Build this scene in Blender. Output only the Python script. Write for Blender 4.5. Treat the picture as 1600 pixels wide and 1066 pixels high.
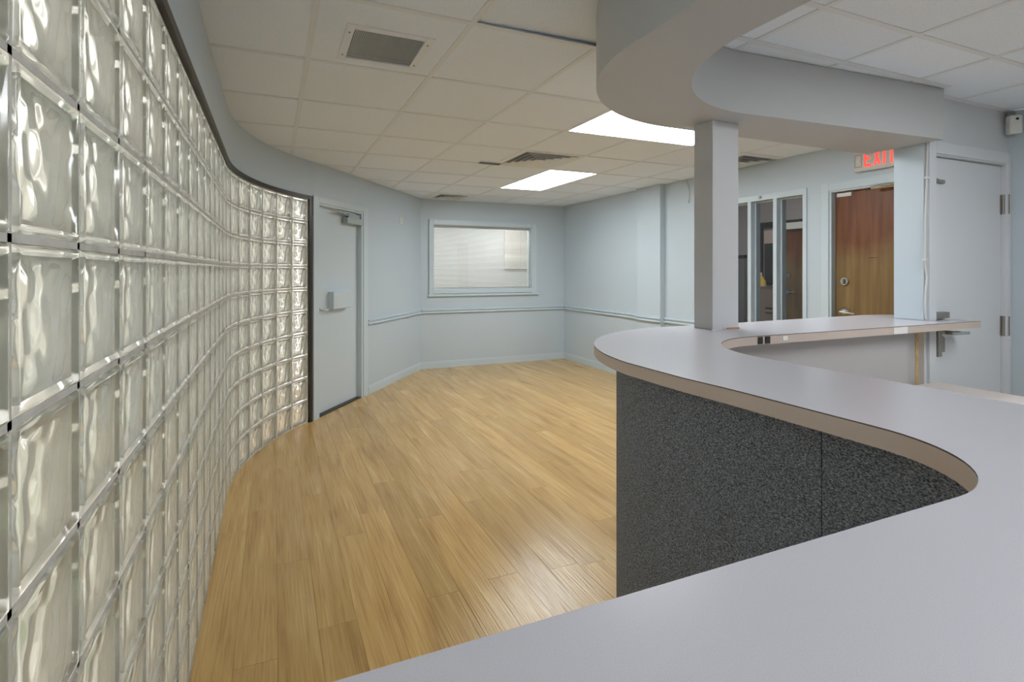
import bpy, math, random
from mathutils import Vector, Matrix
random.seed(7)
S = bpy.context.scene
for o in list(bpy.data.objects): bpy.data.objects.remove(o)
C = S.collection
PI = math.pi

# ------------------------------------------------------------------ camera
EYE, T = 1.41, 0.61
CZ = 2.4276                       # ceiling height
YAW = 0.3741
CAM = Vector((-0.1568, -1.8831, EYE))
cd = bpy.data.cameras.new('camera'); cam = bpy.data.objects.new('camera', cd); C.objects.link(cam)
cam.location = CAM; cam.rotation_euler = (PI/2, 0, -YAW)
cd.sensor_width = 36; cd.sensor_fit = 'HORIZONTAL'; cd.lens = 771.35/1600*36
cd.shift_x = (800-728.85)/1600; cd.shift_y = -(533-422.3)/1600
cd.clip_start = 0.02; cd.clip_end = 200
S.camera = cam

# ------------------------------------------------------------------ world, exposure
w = bpy.data.worlds.new('sky'); S.world = w; w.use_nodes = True
bg = w.node_tree.nodes['Background']
bg.inputs['Color'].default_value = (1.0, 0.985, 0.96, 1); bg.inputs['Strength'].default_value = 2.1
S.view_settings.view_transform = 'Standard'; S.view_settings.look = 'None'
S.view_settings.gamma = 1.0; S.view_settings.exposure = 0.87
S.view_settings.use_curve_mapping = False
S.cycles.use_denoising = True
S.cycles.caustics_reflective = False; S.cycles.caustics_refractive = True; S.cycles.sample_clamp_indirect = 6
S.cycles.max_bounces = 16; S.cycles.diffuse_bounces = 6; S.cycles.transmission_bounces = 14; S.cycles.glossy_bounces = 4
LIGHT_POWER = 10.0                 # troffer diffuser emission

# ------------------------------------------------------------------ helpers
class MB:
    def __init__(s): s.v = []; s.f = []; s.m = []
    def add(s, vs, fs, m=0):
        n = len(s.v); s.v += [tuple(p) for p in vs]; s.f += [tuple(i+n for i in f) for f in fs]; s.m += [m]*len(fs); return s
    def box(s, x0, x1, y0, y1, z0, z1, m=0):
        x0, x1 = sorted((x0, x1)); y0, y1 = sorted((y0, y1)); z0, z1 = sorted((z0, z1))
        return s.add([(x0,y0,z0),(x1,y0,z0),(x1,y1,z0),(x0,y1,z0),(x0,y0,z1),(x1,y0,z1),(x1,y1,z1),(x0,y1,z1)],
              [(3,2,1,0),(4,5,6,7),(0,1,5,4),(1,2,6,5),(2,3,7,6),(3,0,4,7)], m)
    def fbox(s, F, x0, x1, y0, y1, z0, z1, m=0):      # box in a Frame
        t = MB().box(x0, x1, y0, y1, z0, z1, m); return s.add([F(p) for p in t.v], t.f, m)
    def prism(s, poly, z0, z1, m=0, ms=None):         # poly counter-clockwise
        n = len(poly); b = len(s.v)
        s.v += [(p[0], p[1], z0) for p in poly] + [(p[0], p[1], z1) for p in poly]
        s.f += [tuple(b+i for i in reversed(range(n))), tuple(b+n+i for i in range(n))]; s.m += [m, m]
        for i in range(n):
            j = (i+1) % n; s.f.append((b+i, b+j, b+n+j, b+n+i)); s.m.append(m if ms is None else ms)
        return s
    def ribbon(s, inner, outer, z0, z1, m=0):         # thick strip between two matching polylines
        n = len(inner); b = len(s.v)
        for P, Q in zip(inner, outer): s.v += [(P[0],P[1],z0),(Q[0],Q[1],z0),(Q[0],Q[1],z1),(P[0],P[1],z1)]
        for i in range(n-1):
            a = b+4*i; c = a+4
            for k in range(4): s.f.append((a+k, a+(k+1)%4, c+(k+1)%4, c+k)); s.m.append(m)
        s.f += [(b+3,b+2,b+1,b), (b+4*n-4,b+4*n-3,b+4*n-2,b+4*n-1)]; s.m += [m, m]
        return s
    def tube(s, pts, r, n=10, m=0):
        pts = [Vector(p) for p in pts]; b = len(s.v)
        for i, p in enumerate(pts):
            d = (pts[min(i+1,len(pts)-1)]-pts[max(i-1,0)]).normalized()
            u = d.cross(Vector((0,0,1)) if abs(d.z) < .9 else Vector((1,0,0))).normalized(); q = d.cross(u)
            rr = r[i] if isinstance(r, (list, tuple)) else r
            for k in range(n):
                a = 2*PI*k/n; s.v.append(tuple(p+u*rr*math.cos(a)+q*rr*math.sin(a)))
        for i in range(len(pts)-1):
            for k in range(n):
                s.f.append((b+i*n+k, b+i*n+(k+1)%n, b+(i+1)*n+(k+1)%n, b+(i+1)*n+k)); s.m.append(m)
        e = b+(len(pts)-1)*n
        s.f += [tuple(b+k for k in reversed(range(n))), tuple(e+k for k in range(n))]; s.m += [m, m]
        return s

def Frame(o, ax, ay):          # local x along ax, y along ay (both horizontal 2-vectors), z up
    return lambda p: (o[0]+ax[0]*p[0]+ay[0]*p[1], o[1]+ax[1]*p[0]+ay[1]*p[1], p[2])

def mesh(name, mb, mats, smooth=False):
    me = bpy.data.meshes.new(name); me.from_pydata(mb.v, [], mb.f); me.update()
    for m in (mats if isinstance(mats, (list, tuple)) else [mats]): me.materials.append(m)
    if any(mb.m): me.polygons.foreach_set('material_index', mb.m)
    import bmesh
    bm = bmesh.new(); bm.from_mesh(me); bmesh.ops.recalc_face_normals(bm, faces=bm.faces); bm.to_mesh(me); bm.free()
    if smooth:
        me.polygons.foreach_set('use_smooth', [True]*len(me.polygons))
        try: me.set_sharp_from_angle(angle=math.radians(38))
        except Exception: pass
    return me

def obj(name, mb, mats, parent=None, smooth=False, bevel=0, seg=2, label=None):
    if parent is not None and parent.location.length > 0:
        L = parent.location
        if parent.parent: L = L + parent.parent.location
        mb.v = [(x-L[0], y-L[1], z-L[2]) for x, y, z in mb.v]
    o = bpy.data.objects.new(name, mesh(name, mb, mats, smooth)); C.objects.link(o)
    if parent is not None: o.parent = parent
    if bevel:
        b = o.modifiers.new('bevel', 'BEVEL'); b.width = bevel; b.segments = seg; b.limit_method = 'ANGLE'; b.harden_normals = False
    if label: o['label'] = label
    return o
def inst(name, me, loc, rot=0, parent=None, scale=None, tilt=(0,0)):
    o = bpy.data.objects.new(name, me); C.objects.link(o); o.location = loc
    o.rotation_euler = (tilt[0], tilt[1], rot)
    if scale: o.scale = scale
    if parent is not None: o.parent = parent
    return o
def struct(o, label=None, cat=None):
    o['kind'] = 'structure'
    if label: o['label'] = label
    if cat: o['category'] = cat
    return o
def tag(o, label, cat, group=None):
    o['label'] = label; o['category'] = cat
    if group: o['group'] = group
    return o
def thing(name, loc, label, cat, group=None):
    o = bpy.data.objects.new(name, None); C.objects.link(o); o.location = loc; o.empty_display_size = .1
    return tag(o, label, cat, group)

# ------------------------------------------------------------------ materials
def newmat(name):
    m = bpy.data.materials.new(name); m.use_nodes = True
    return m, m.node_tree.nodes, m.node_tree.links, m.node_tree.nodes['Principled BSDF']
def mat(name, col, rough=.5, metal=0, bump=None, var=None, spec=None, emit=None):
    m, N, L, P = newmat(name)
    P.inputs['Base Color'].default_value = (*col, 1); P.inputs['Roughness'].default_value = rough; P.inputs['Metallic'].default_value = metal
    if spec is not None: P.inputs['Specular IOR Level'].default_value = spec
    if emit: P.inputs['Emission Color'].default_value = (*emit[0], 1); P.inputs['Emission Strength'].default_value = emit[1]
    if bump or var: tc = N.new('ShaderNodeTexCoord')
    if bump:                       # (scale, strength)
        n = N.new('ShaderNodeTexNoise'); n.inputs['Scale'].default_value = bump[0]; n.inputs['Detail'].default_value = 4
        b = N.new('ShaderNodeBump'); b.inputs['Strength'].default_value = bump[1]; b.inputs['Distance'].default_value = .002
        L.new(tc.outputs['Object'], n.inputs['Vector']); L.new(n.outputs['Fac'], b.inputs['Height']); L.new(b.outputs['Normal'], P.inputs['Normal'])
    if var:                        # (scale, colour2, lo, hi)
        n = N.new('ShaderNodeTexNoise'); n.inputs['Scale'].default_value = var[0]; n.inputs['Detail'].default_value = 5
        r = N.new('ShaderNodeValToRGB'); r.color_ramp.elements[0].position = var[2]; r.color_ramp.elements[1].position = var[3]
        r.color_ramp.elements[0].color = (*col, 1); r.color_ramp.elements[1].color = (*var[1], 1)
        L.new(tc.outputs['Object'], n.inputs['Vector']); L.new(n.outputs['Fac'], r.inputs['Fac']); L.new(r.outputs['Color'], P.inputs['Base Color'])
    return m

M = {}
WALL = (.535, .612, .672)
M['wall'] = mat('blue_grey_paint', WALL, .42, bump=(260, .12), var=(1.1, (.52, .597, .657), .35, .65))
M['wallgrey'] = mat('cool_grey_paint', (.62, .635, .66), .45, bump=(240, .12), var=(1.3, (.605, .62, .645), .35, .65))
M['trim'] = mat('blue_grey_trim_paint', (.57, .655, .71), .32)
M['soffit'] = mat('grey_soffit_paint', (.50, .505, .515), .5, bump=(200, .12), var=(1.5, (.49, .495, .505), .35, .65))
M['column'] = mat('pale_grey_column_paint', (.62, .62, .635), .42, bump=(160, .1))
M['doorpaint'] = mat('satin_blue_white_door_paint', (.59, .67, .725), .3, bump=(300, .06))
M['doorgrey'] = mat('satin_grey_door_paint', (.66, .68, .715), .35, bump=(300, .06))
M['closer'] = mat('painted_closer_grey', (.42, .48, .48), .4)
M['tbar'] = mat('white_grid_metal', (.76, .79, .83), .4)
M['ventwhite'] = mat('white_vent_enamel', (.78, .81, .85), .35)
M['ventshade'] = mat('vent_shade_grey', (.36, .37, .38), .7)  # grey backing colour imitates the shade inside the vents
M['ventgrey'] = mat('grey_egg_crate', (.62, .655, .69), .5)
M['bronze'] = mat('dark_bronze_frame', (.045, .038, .03), .35, .5)
M['mortar'] = mat('pale_mortar', (.60, .575, .53), .85, bump=(300, .4), var=(25, (.48, .46, .42), .4, .7))
M['topseam'] = mat('dark_laminate_seam', (.085, .06, .05), .5)
M['edge'] = mat('beige_laminate_edge', (.55, .455, .40), .42, bump=(500, .05))
M['taupe'] = mat('taupe_panel', (.44, .41, .405), .5)
M['rawwood'] = mat('raw_particle_board', (.58, .40, .20), .7, var=(60, (.42, .27, .12), .4, .65))
M['desk'] = mat('pinkish_beige_laminate', (.62, .545, .51), .4)
M['chrome'] = mat('satin_chrome', (.62, .61, .58), .25, 1)
M['dull'] = mat('dull_nickel', (.30, .28, .25), .42, .5)
M['black'] = mat('black_plastic', (.012, .012, .013), .45)
M['white'] = mat('white_plastic', (.72, .72, .69), .4)
M['whitecable'] = mat('white_cable_jacket', (.62, .62, .60), .5)
M['blind'] = mat('off_white_blind_slat', (.80, .77, .71), .45)
M['exitred'] = mat('lit_red_letters', (.7, .02, .015), .4, emit=((1, .045, .03), 1.0))
M['signwhite'] = mat('sign_housing', (.62, .60, .56), .4)
M['darkframe'] = mat('black_aluminium_frame', (.022, .02, .02), .4, .3)
M['hall'] = mat('mauve_grey_hall_wall', (.42, .38, .38), .6)
M['hallbeige'] = mat('beige_back_room', (.60, .49, .42), .6)
M['yellow'] = mat('yellow_plastic', (.80, .52, .06), .45)
M['copper'] = mat('orange_shim', (.55, .24, .12), .6)
M['concrete'] = mat('pale_concrete', (.50, .48, .45), .85, var=(3, (.42, .40, .37), .35, .65))
M['lawn'] = mat('lawn_green', (.08, .17, .05), .9, var=(9, (.05, .10, .03), .4, .6))
M['stucco'] = mat('cream_stucco', (.72, .67, .59), .9)
M['tape'] = mat('white_peeling_paint', (.80, .76, .74), .6)

def glass_block_mat():
    m, N, L, P = newmat('wavy_pressed_glass')
    P.inputs['Base Color'].default_value = (.97, .975, .95, 1); P.inputs['Transmission Weight'].default_value = 1
    P.inputs['Roughness'].default_value = .10; P.inputs['IOR'].default_value = 1.45
    tc = N.new('ShaderNodeTexCoord'); oi = N.new('ShaderNodeObjectInfo'); ad = N.new('ShaderNodeVectorMath'); ad.operation = 'ADD'
    L.new(tc.outputs['Object'], ad.inputs[0]); L.new(oi.outputs['Location'], ad.inputs[1])
    n = N.new('ShaderNodeTexNoise'); n.inputs['Scale'].default_value = 11; n.inputs['Detail'].default_value = 1; n.inputs['Distortion'].default_value = .8
    b = N.new('ShaderNodeBump'); b.inputs['Strength'].default_value = .15; b.inputs['Distance'].default_value = .01
    L.new(ad.outputs['Vector'], n.inputs['Vector']); L.new(n.outputs['Fac'], b.inputs['Height']); L.new(b.outputs['Normal'], P.inputs['Normal'])
    tr = N.new('ShaderNodeBsdfTranslucent'); tr.inputs[0].default_value = (.95, .95, .90, 1); L.new(b.outputs['Normal'], tr.inputs['Normal'])
    mx = N.new('ShaderNodeMixShader'); mx.inputs[0].default_value = .20
    L.new(P.outputs[0], mx.inputs[1]); L.new(tr.outputs[0], mx.inputs[2]); L.new(mx.outputs[0], N['Material Output'].inputs[0])
    return m
M['block'] = glass_block_mat()
def pane_mat(name, tint, rough=0):
    m, N, L, P = newmat(name)
    P.inputs['Base Color'].default_value = (*tint, 1); P.inputs['Transmission Weight'].default_value = 1; P.inputs['Roughness'].default_value = rough; P.inputs['IOR'].default_value = 1.45
    return m
M['pane'] = pane_mat('window_glass', (.96, .98, .98))

def floor_mat():
    m, N, L, P = newmat('honey_oak_plank')
    tc = N.new('ShaderNodeTexCoord'); oi = N.new('ShaderNodeObjectInfo')
    off = N.new('ShaderNodeVectorMath'); off.operation = 'MULTIPLY_ADD'
    comb = N.new('ShaderNodeCombineXYZ'); L.new(oi.outputs['Random'], comb.inputs[0]); L.new(oi.outputs['Random'], comb.inputs[1])
    L.new(comb.outputs[0], off.inputs[0]); off.inputs[1].default_value = (37, 61, 0); L.new(tc.outputs['Object'], off.inputs[2])
    def noise(sx, sy, scale, det, dist=0):
        mp = N.new('ShaderNodeMapping'); mp.inputs['Scale'].default_value = (sx, sy, 1); L.new(off.outputs[0], mp.inputs[0])
        n = N.new('ShaderNodeTexNoise'); n.inputs['Scale'].default_value = scale; n.inputs['Detail'].default_value = det; n.inputs['Distortion'].default_value = dist
        L.new(mp.outputs[0], n.inputs['Vector']); return n
    n1 = noise(7, .6, 2.2, 5, .3); n2 = noise(60, 1.6, 2.2, 5)
    r = N.new('ShaderNodeValToRGB'); e = r.color_ramp.elements
    e[0].position = .22; e[0].color = (.40, .235, .085, 1); e[1].position = .80; e[1].color = (.70, .49, .22, 1)
    k = e.new(.48); k.color = (.575, .365, .135, 1); r.color_ramp.interpolation = 'EASE'
    L.new(n1.outputs['Fac'], r.inputs['Fac'])
    r2 = N.new('ShaderNodeValToRGB'); e = r2.color_ramp.elements
    e[0].position = .33; e[0].color = (.66, .58, .48, 1); e[1].position = .55; e[1].color = (1, 1, 1, 1)
    L.new(n2.outputs['Fac'], r2.inputs['Fac'])
    mx = N.new('ShaderNodeMixRGB'); mx.blend_type = 'MULTIPLY'; mx.inputs[0].default_value = .55
    L.new(r.outputs[0], mx.inputs[1]); L.new(r2.outputs[0], mx.inputs[2])
    hs = N.new('ShaderNodeHueSaturation')
    mr = N.new('ShaderNodeMapRange'); mr.inputs['To Min'].default_value = .90; mr.inputs['To Max'].default_value = 1.10
    L.new(oi.outputs['Random'], mr.inputs['Value']); L.new(mr.outputs[0], hs.inputs['Value']); L.new(mx.outputs[0], hs.inputs['Color'])
    L.new(hs.outputs[0], P.inputs['Base Color'])
    P.inputs['Roughness'].default_value = .21
    b = N.new('ShaderNodeBump'); b.inputs['Strength'].default_value = .55; b.inputs['Distance'].default_value = .0025
    L.new(n2.outputs['Fac'], b.inputs['Height']); L.new(b.outputs['Normal'], P.inputs['Normal'])
    return m
M['plank'] = floor_mat()
M['floorbase'] = mat('floor_joint_dark', (.20, .12, .045), .7)

def tile_mat():
    m, N, L, P = newmat('mineral_fibre_tile')
    P.inputs['Roughness'].default_value = .9; P.inputs['Specular IOR Level'].default_value = .15
    tc = N.new('ShaderNodeTexCoord'); oi = N.new('ShaderNodeObjectInfo')
    v = N.new('ShaderNodeTexNoise'); v.inputs['Scale'].default_value = 170; v.inputs['Detail'].default_value = 2
    L.new(tc.outputs['Object'], v.inputs['Vector'])
    r = N.new('ShaderNodeValToRGB'); e = r.color_ramp.elements
    e[0].position = .30; e[0].color = (.69, .735, .80, 1); e[1].position = .40; e[1].color = (.84, .905, .99, 1)
    L.new(v.outputs['Fac'], r.inputs['Fac'])
    hs = N.new('ShaderNodeHueSaturation'); mr = N.new('ShaderNodeMapRange'); mr.inputs['To Min'].default_value = .975; mr.inputs['To Max'].default_value = 1.02
    L.new(oi.outputs['Random'], mr.inputs['Value']); L.new(mr.outputs[0], hs.inputs['Value']); L.new(r.outputs[0], hs.inputs['Color'])
    L.new(hs.outputs[0], P.inputs['Base Color'])
    b = N.new('ShaderNodeBump'); b.inputs['Strength'].default_value = .25; b.inputs['Distance'].default_value = .002
    L.new(v.outputs['Fac'], b.inputs['Height']); L.new(b.outputs['Normal'], P.inputs['Normal'])
    return m
M['tile'] = tile_mat()

def emit_mat(name, col, s):
    m, N, L, P = newmat(name); N.remove(P)
    e = N.new('ShaderNodeEmission'); e.inputs[0].default_value = (*col, 1); e.inputs[1].default_value = s
    L.new(e.outputs[0], N['Material Output'].inputs[0]); return m
M['lit'] = emit_mat('lit_prismatic_diffuser', (.92, .97, 1.0), LIGHT_POWER)
M['office'] = emit_mat('added_office_diffuser', (1, .98, .95), 11.5)

def counter_mat():
    m, N, L, P = newmat('grey_lavender_laminate')
    P.inputs['Roughness'].default_value = .27
    tc = N.new('ShaderNodeTexCoord')
    n = N.new('ShaderNodeTexNoise'); n.inputs['Scale'].default_value = 900; n.inputs['Detail'].default_value = 1
    r = N.new('ShaderNodeValToRGB'); e = r.color_ramp.elements
    e[0].position = .35; e[0].color = (.455, .44, .475, 1); e[1].position = .65; e[1].color = (.495, .48, .51, 1)
    L.new(tc.outputs['Object'], n.inputs['Vector']); L.new(n.outputs['Fac'], r.inputs['Fac']); L.new(r.outputs[0], P.inputs['Base Color'])
    return m
M['counter'] = counter_mat()

def carpet_mat():
    m, N, L, P = newmat('charcoal_loop_carpet')
    P.inputs['Roughness'].default_value = .95; P.inputs['Specular IOR Level'].default_value = .1
    tc = N.new('ShaderNodeTexCoord'); mp = N.new('ShaderNodeMapping'); mp.inputs['Scale'].default_value = (1, 1, 1.7); mp.inputs['Rotation'].default_value = (.5, .3, .2)
    n = N.new('ShaderNodeTexNoise'); n.inputs['Scale'].default_value = 210; n.inputs['Detail'].default_value = 4; n.inputs['Roughness'].default_value = .7
    L.new(tc.outputs['Object'], mp.inputs[0]); L.new(mp.outputs[0], n.inputs['Vector'])
    r = N.new('ShaderNodeValToRGB'); e = r.color_ramp.elements
    e[0].position = .36; e[0].color = (.042, .047, .056, 1); e[1].position = .66; e[1].color = (.48, .52, .60, 1)
    k = e.new(.5); k.color = (.19, .208, .25, 1)
    L.new(n.outputs['Fac'], r.inputs['Fac']); L.new(r.outputs[0], P.inputs['Base Color'])
    b = N.new('ShaderNodeBump'); b.inputs['Strength'].default_value = .8; b.inputs['Distance'].default_value = .004
    L.new(n.outputs['Fac'], b.inputs['Height']); L.new(b.outputs['Normal'], P.inputs['Normal'])
    return m
M['carpet'] = carpet_mat()

def wood_door_mat():
    m, N, L, P = newmat('worn_birch_veneer')
    P.inputs['Roughness'].default_value = .4
    tc = N.new('ShaderNodeTexCoord'); mp = N.new('ShaderNodeMapping'); mp.inputs['Scale'].default_value = (14, 14, .9)
    L.new(tc.outputs['Object'], mp.inputs[0])
    n = N.new('ShaderNodeTexNoise'); n.inputs['Scale'].default_value = 1.6; n.inputs['Detail'].default_value = 5; n.inputs['Distortion'].default_value = .5
    L.new(mp.outputs[0], n.inputs['Vector'])
    r = N.new('ShaderNodeValToRGB'); e = r.color_ramp.elements
    e[0].position = .3; e[0].color = (.125, .038, .014, 1); e[1].position = .7; e[1].color = (.215, .083, .029, 1)
    r2 = N.new('ShaderNodeValToRGB'); e = r2.color_ramp.elements
    e[0].position = .3; e[0].color = (.165, .095, .034, 1); e[1].position = .7; e[1].color = (.27, .175, .07, 1)
    L.new(n.outputs['Fac'], r.inputs['Fac']); L.new(n.outputs['Fac'], r2.inputs['Fac'])
    sp = N.new('ShaderNodeSeparateXYZ'); L.new(tc.outputs['Object'], sp.inputs[0])
    n2 = N.new('ShaderNodeTexNoise'); n2.inputs['Scale'].default_value = 3.5; n2.inputs['Detail'].default_value = 4; L.new(tc.outputs['Object'], n2.inputs['Vector'])
    ma = N.new('ShaderNodeMath'); ma.operation = 'MULTIPLY_ADD'; ma.inputs[1].default_value = .45; L.new(n2.outputs['Fac'], ma.inputs[0]); L.new(sp.outputs['Z'], ma.inputs[2])
    mr = N.new('ShaderNodeMapRange'); mr.inputs['From Min'].default_value = 1.66; mr.inputs['From Max'].default_value = 1.90
    L.new(ma.outputs[0], mr.inputs['Value'])
    mx = N.new('ShaderNodeMixRGB'); L.new(mr.outputs[0], mx.inputs[0]); L.new(r2.outputs[0], mx.inputs[1]); L.new(r.outputs[0], mx.inputs[2])
    L.new(mx.outputs[0], P.inputs['Base Color'])
    return m
M['wooddoor'] = wood_door_mat()

# ------------------------------------------------------------------ plan
DW = -0.20          # return wall with the grey door (Y of the camera-side face)
RX = 4.17           # right wall of the waiting room
RN = 4.25           # right wall of the staff side
FY = 4.88           # far wall
D0 = Vector((.185, 2.93)); D1 = Vector((1.80, FY)); DA = (D1-D0).normalized(); DN = Vector((DA.y, -DA.x))
FD = Frame(D0, DA, -DN); FD2 = Frame(D0+DA*.036-DN*.025, DA, -DN)        # diagonal wall frame: x along, y into the wall
GX, GY0, GR, GTH = -0.42, 1.4875, 2.05, math.radians(43.9)
GC = (GX+GR, GY0)
def gpath(s, off=0):           # point on the glass wall at arc length s after GY0 (negative: straight), offset outwards
    if s <= 0: return (GX-off, GY0+s), 0.0
    a = s/GR; r = GR+off
    return (GC[0]-r*math.cos(a), GC[1]+r*math.sin(a)), a
ARC = GR*GTH
PITCH = .2065; NROW = 10; NST = 16; NARC = 7

# ------------------------------------------------------------------ floor
floor = struct(obj('floor', MB().box(-.55, 4.4, -3.6, 5.0, -.08, -.0055), M['floorbase']), 'honey oak plank floor of the waiting area')
PW, PL = .1495, 1.22
pm = MB().box(-PW/2+.0006, PW/2-.0006, -PL/2+.0006, PL/2-.0006, -.005, 0)
plank_me = mesh('plank', pm, M['plank'])
struct(obj('floor_staff', MB().box(1.06, RN, -3.6, -.30, -.0054, -.001).box(-.42, 1.06, -3.6, -1.62, -.0054, -.001), M['plank']), 'oak floor of the staff side behind the counter')
x = -.4375
while x < RX:
    y = -1.0 - random.uniform(0, PL)
    xc = x+PW/2
    while y < FY:
        yc = y+PL/2
        # keep planks that lie inside the room
        inside = (y < 1.2 or xc+.16 > gpath(max(0, min(ARC, y-GY0)))[0][0]) and (y < 2.9 or (Vector((xc, y))-D0).dot(DN) > -.12)
        if inside and y+PL > -.65 and not (xc > 1.0 and y+PL < -.2):
            y1 = min(y+PL, FY-.002)
            if y1-y > .05:
                inst('plank', plank_me, (xc, (y+y1)/2, 0), 0, floor, (1, (y1-y)/PL, 1))
        y += PL
    x += PW

# ------------------------------------------------------------------ ceiling
ceil = struct(obj('ceiling', MB().box(-.62, 4.45, -3.7, 5.02, CZ+.024, CZ+.08), M['tile']), 'white suspended tile ceiling on a square grid')
tile_me = mesh('ceiling_tile', MB().box(-.300, .300, -.300, .300, 0, .015), M['tile'])
LIGHTS = [(4, 4), (4, -4), (1, -5)]              # two-cell troffers (i, j..j+2); negative rows are unseen, added for brightness
LIGHT_X = (3, 1)                                 # one troffer lies across (i..i+2, j)
VENT_CELLS = {(0, 0), (3, 3), (3, 7), (6, 2)}
skip = set(VENT_CELLS)
for i, j in LIGHTS: skip |= {(i, j), (i, j+1)}
skip |= {LIGHT_X, (LIGHT_X[0]+1, LIGHT_X[1])}
def outside(i, j):
    X1, Y0, Y1 = (i+1)*T, j*T, (j+1)*T
    if Y0 > 1.2 and Y0 < 2.9: return X1 < gpath(max(0, min(ARC, Y0-GY0)))[0][0]
    return Y0 >= 2.9 and (Vector((X1, Y0))-D0).dot(DN) < -.05
for i in range(-1, 7):
    for j in range(-6, 8+1):
        if (i, j) in skip or outside(i, j): continue
        x0, x1, y0, y1 = max(i*T, -.52), min((i+1)*T, RN), j*T, min((j+1)*T, FY)
        z = CZ+.001; tl = (0, 0)
        if (i, j) == (1, -1): z += .009; tl = (math.radians(.5), math.radians(-.6))
        inst('ceiling_tile', tile_me, ((x0+x1)/2, (y0+y1)/2, z), 0, ceil, ((x1-x0)/T, (y1-y0)/T, 1), tl)
BW = .012
for i in range(0, 7):
    ya = -3.66; yb = FY
    if i <= 2:
        X = i*T
        yb = FY if X > D1.x else D0.y+(X-D0.x)*DA.y/DA.x
        if X < D0.x: yb = gpath(ARC*.82)[0][1]
    segs = [(ya, yb)]
    if i == LIGHT_X[0]+1: segs = [(ya, LIGHT_X[1]*T), ((LIGHT_X[1]+1)*T, yb)]
    b = MB()
    for a, c in segs: b.box(i*T-BW, i*T+BW, a, c, CZ-.003, CZ+.0008)
    obj('grid_bar', b, M['tbar'], ceil)
for j in range(-5, 9):
    xa = -.42
    if j*T > 1.2: xa = gpath(max(0, min(ARC, j*T-GY0)))[0][0]
    if j*T > D0.y: xa = D0.x+(j*T-D0.y)*DA.x/DA.y
    cuts = [(xa, RX if j >= 0 else RN)]
    for li, lj in LIGHTS:
        if lj+1 == j:
            a, c = cuts.pop(); cuts += [(a, li*T), ((li+1)*T, c)]
    b = MB()
    for a, c in cuts: b.box(a, c, j*T-BW, j*T+BW, CZ-.0032, CZ+.0006)
    obj('grid_bar', b, M['tbar'], ceil)

def troffer(i, j, label, group, ni=1, nj=2):
    x0, x1, y0, y1 = i*T+BW, (i+ni)*T-BW, j*T+BW, (j+nj)*T-BW
    t = thing('ceiling_light', ((x0+x1)/2, (y0+y1)/2, CZ+.003), label, 'light', group)
    fr = MB(); w_ = .012
    for a in ((x0, x0+w_, y0, y1), (x1-w_, x1, y0, y1), (x0+w_, x1-w_, y0, y0+w_), (x0+w_, x1-w_, y1-w_, y1)): fr.box(*a, CZ-.002, CZ+.014)
    fr.box(x0, x1, y0, y1, CZ+.014, CZ+.022)
    obj('light_frame', fr, M['ventwhite'], t)
    obj('diffuser', MB().box(x0+w_, x1-w_, y0+w_, y1-w_, CZ, CZ+.006), M['lit'], t)
    return t
troffer(*LIGHT_X, 'bright rectangular ceiling light partly hidden behind the curved soffit', 'recessed ceiling lights', 2, 1)
troffer(*LIGHTS[0], 'bright rectangular ceiling light in the middle of the waiting area ceiling', 'recessed ceiling lights')
troffer(*LIGHTS[1], 'unseen added ceiling light above the staff side of the counter', 'recessed ceiling lights')
troffer(*LIGHTS[2], 'unseen added ceiling light behind the near counter', 'recessed ceiling lights')

def cell_panel(i, j):
    return i*T+BW, (i+1)*T-BW, j*T+BW, (j+1)*T-BW
def slatted(i, j):
    x0, x1, y0, y1 = cell_panel(i, j); cx, cy = (x0+x1)/2, (y0+y1)/2
    t = thing('return_air_grille', (cx, cy, CZ), 'large grey louvred return air grille in a white frame, nearest the camera', 'vent')
    gx0, gx1, gy0, gy1 = .165, .475, .220, .512       # louvre opening
    b = MB().box(x0-.005, gx0-.03, y0-.005, y1+.005, CZ, CZ+.015).box(gx1+.03, x1+.005, y0-.005, y1+.005, CZ, CZ+.015)
    b.box(gx0-.03, gx1+.03, y0-.005, gy0-.03, CZ, CZ+.015).box(gx0-.03, gx1+.03, gy1+.03, y1+.005, CZ, CZ+.015)
    obj('tile_panel', b, M['tile'], t)
    f = MB()
    for a in ((gx0-.036, gx0, gy0-.036, gy1+.036), (gx1, gx1+.036, gy0-.036, gy1+.036), (gx0, gx1, gy0-.036, gy0), (gx0, gx1, gy1, gy1+.036)): f.box(*a, CZ-.006, CZ+.004)
    fo = obj('vent_frame', f, M['ventwhite'], t, bevel=.002)
    for sx in (gx0-.018, gx1+.018):
        for sy in (gy0+.03, gy1-.03):
            obj('screw', MB().tube([(sx, sy, CZ-.009), (sx, sy, CZ-.005)], .004, 8), M['dull'], t)
    obj('cavity', MB().box(gx0-.003, gx1+.003, gy0-.003, gy1+.003, CZ+.017, CZ+.022), M['ventshade'], t)
    n = 40
    sl = MB(); wv = .0045
    sl.add([(-wv, gy0-cy+.002, -.0045), (-wv+.0028, gy0-cy+.002, -.006), (wv, gy0-cy+.002, .0035), (wv-.0028, gy0-cy+.002, .005),
            (-wv, gy1-cy-.002, -.0045), (-wv+.0028, gy1-cy-.002, -.006), (wv, gy1-cy-.002, .0035), (wv-.0028, gy1-cy-.002, .005)],
           [(0,1,2,3), (7,6,5,4), (0,4,5,1), (1,5,6,2), (2,6,7,3), (3,7,4,0)])
    me = mesh('slat', sl, M['ventgrey'])
    for k in range(n):
        inst('slat', me, (gx0+(gx1-gx0)*(k+.5)/n-cx, 0, .006), 0, t)
slatted(0, 0)
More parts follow.
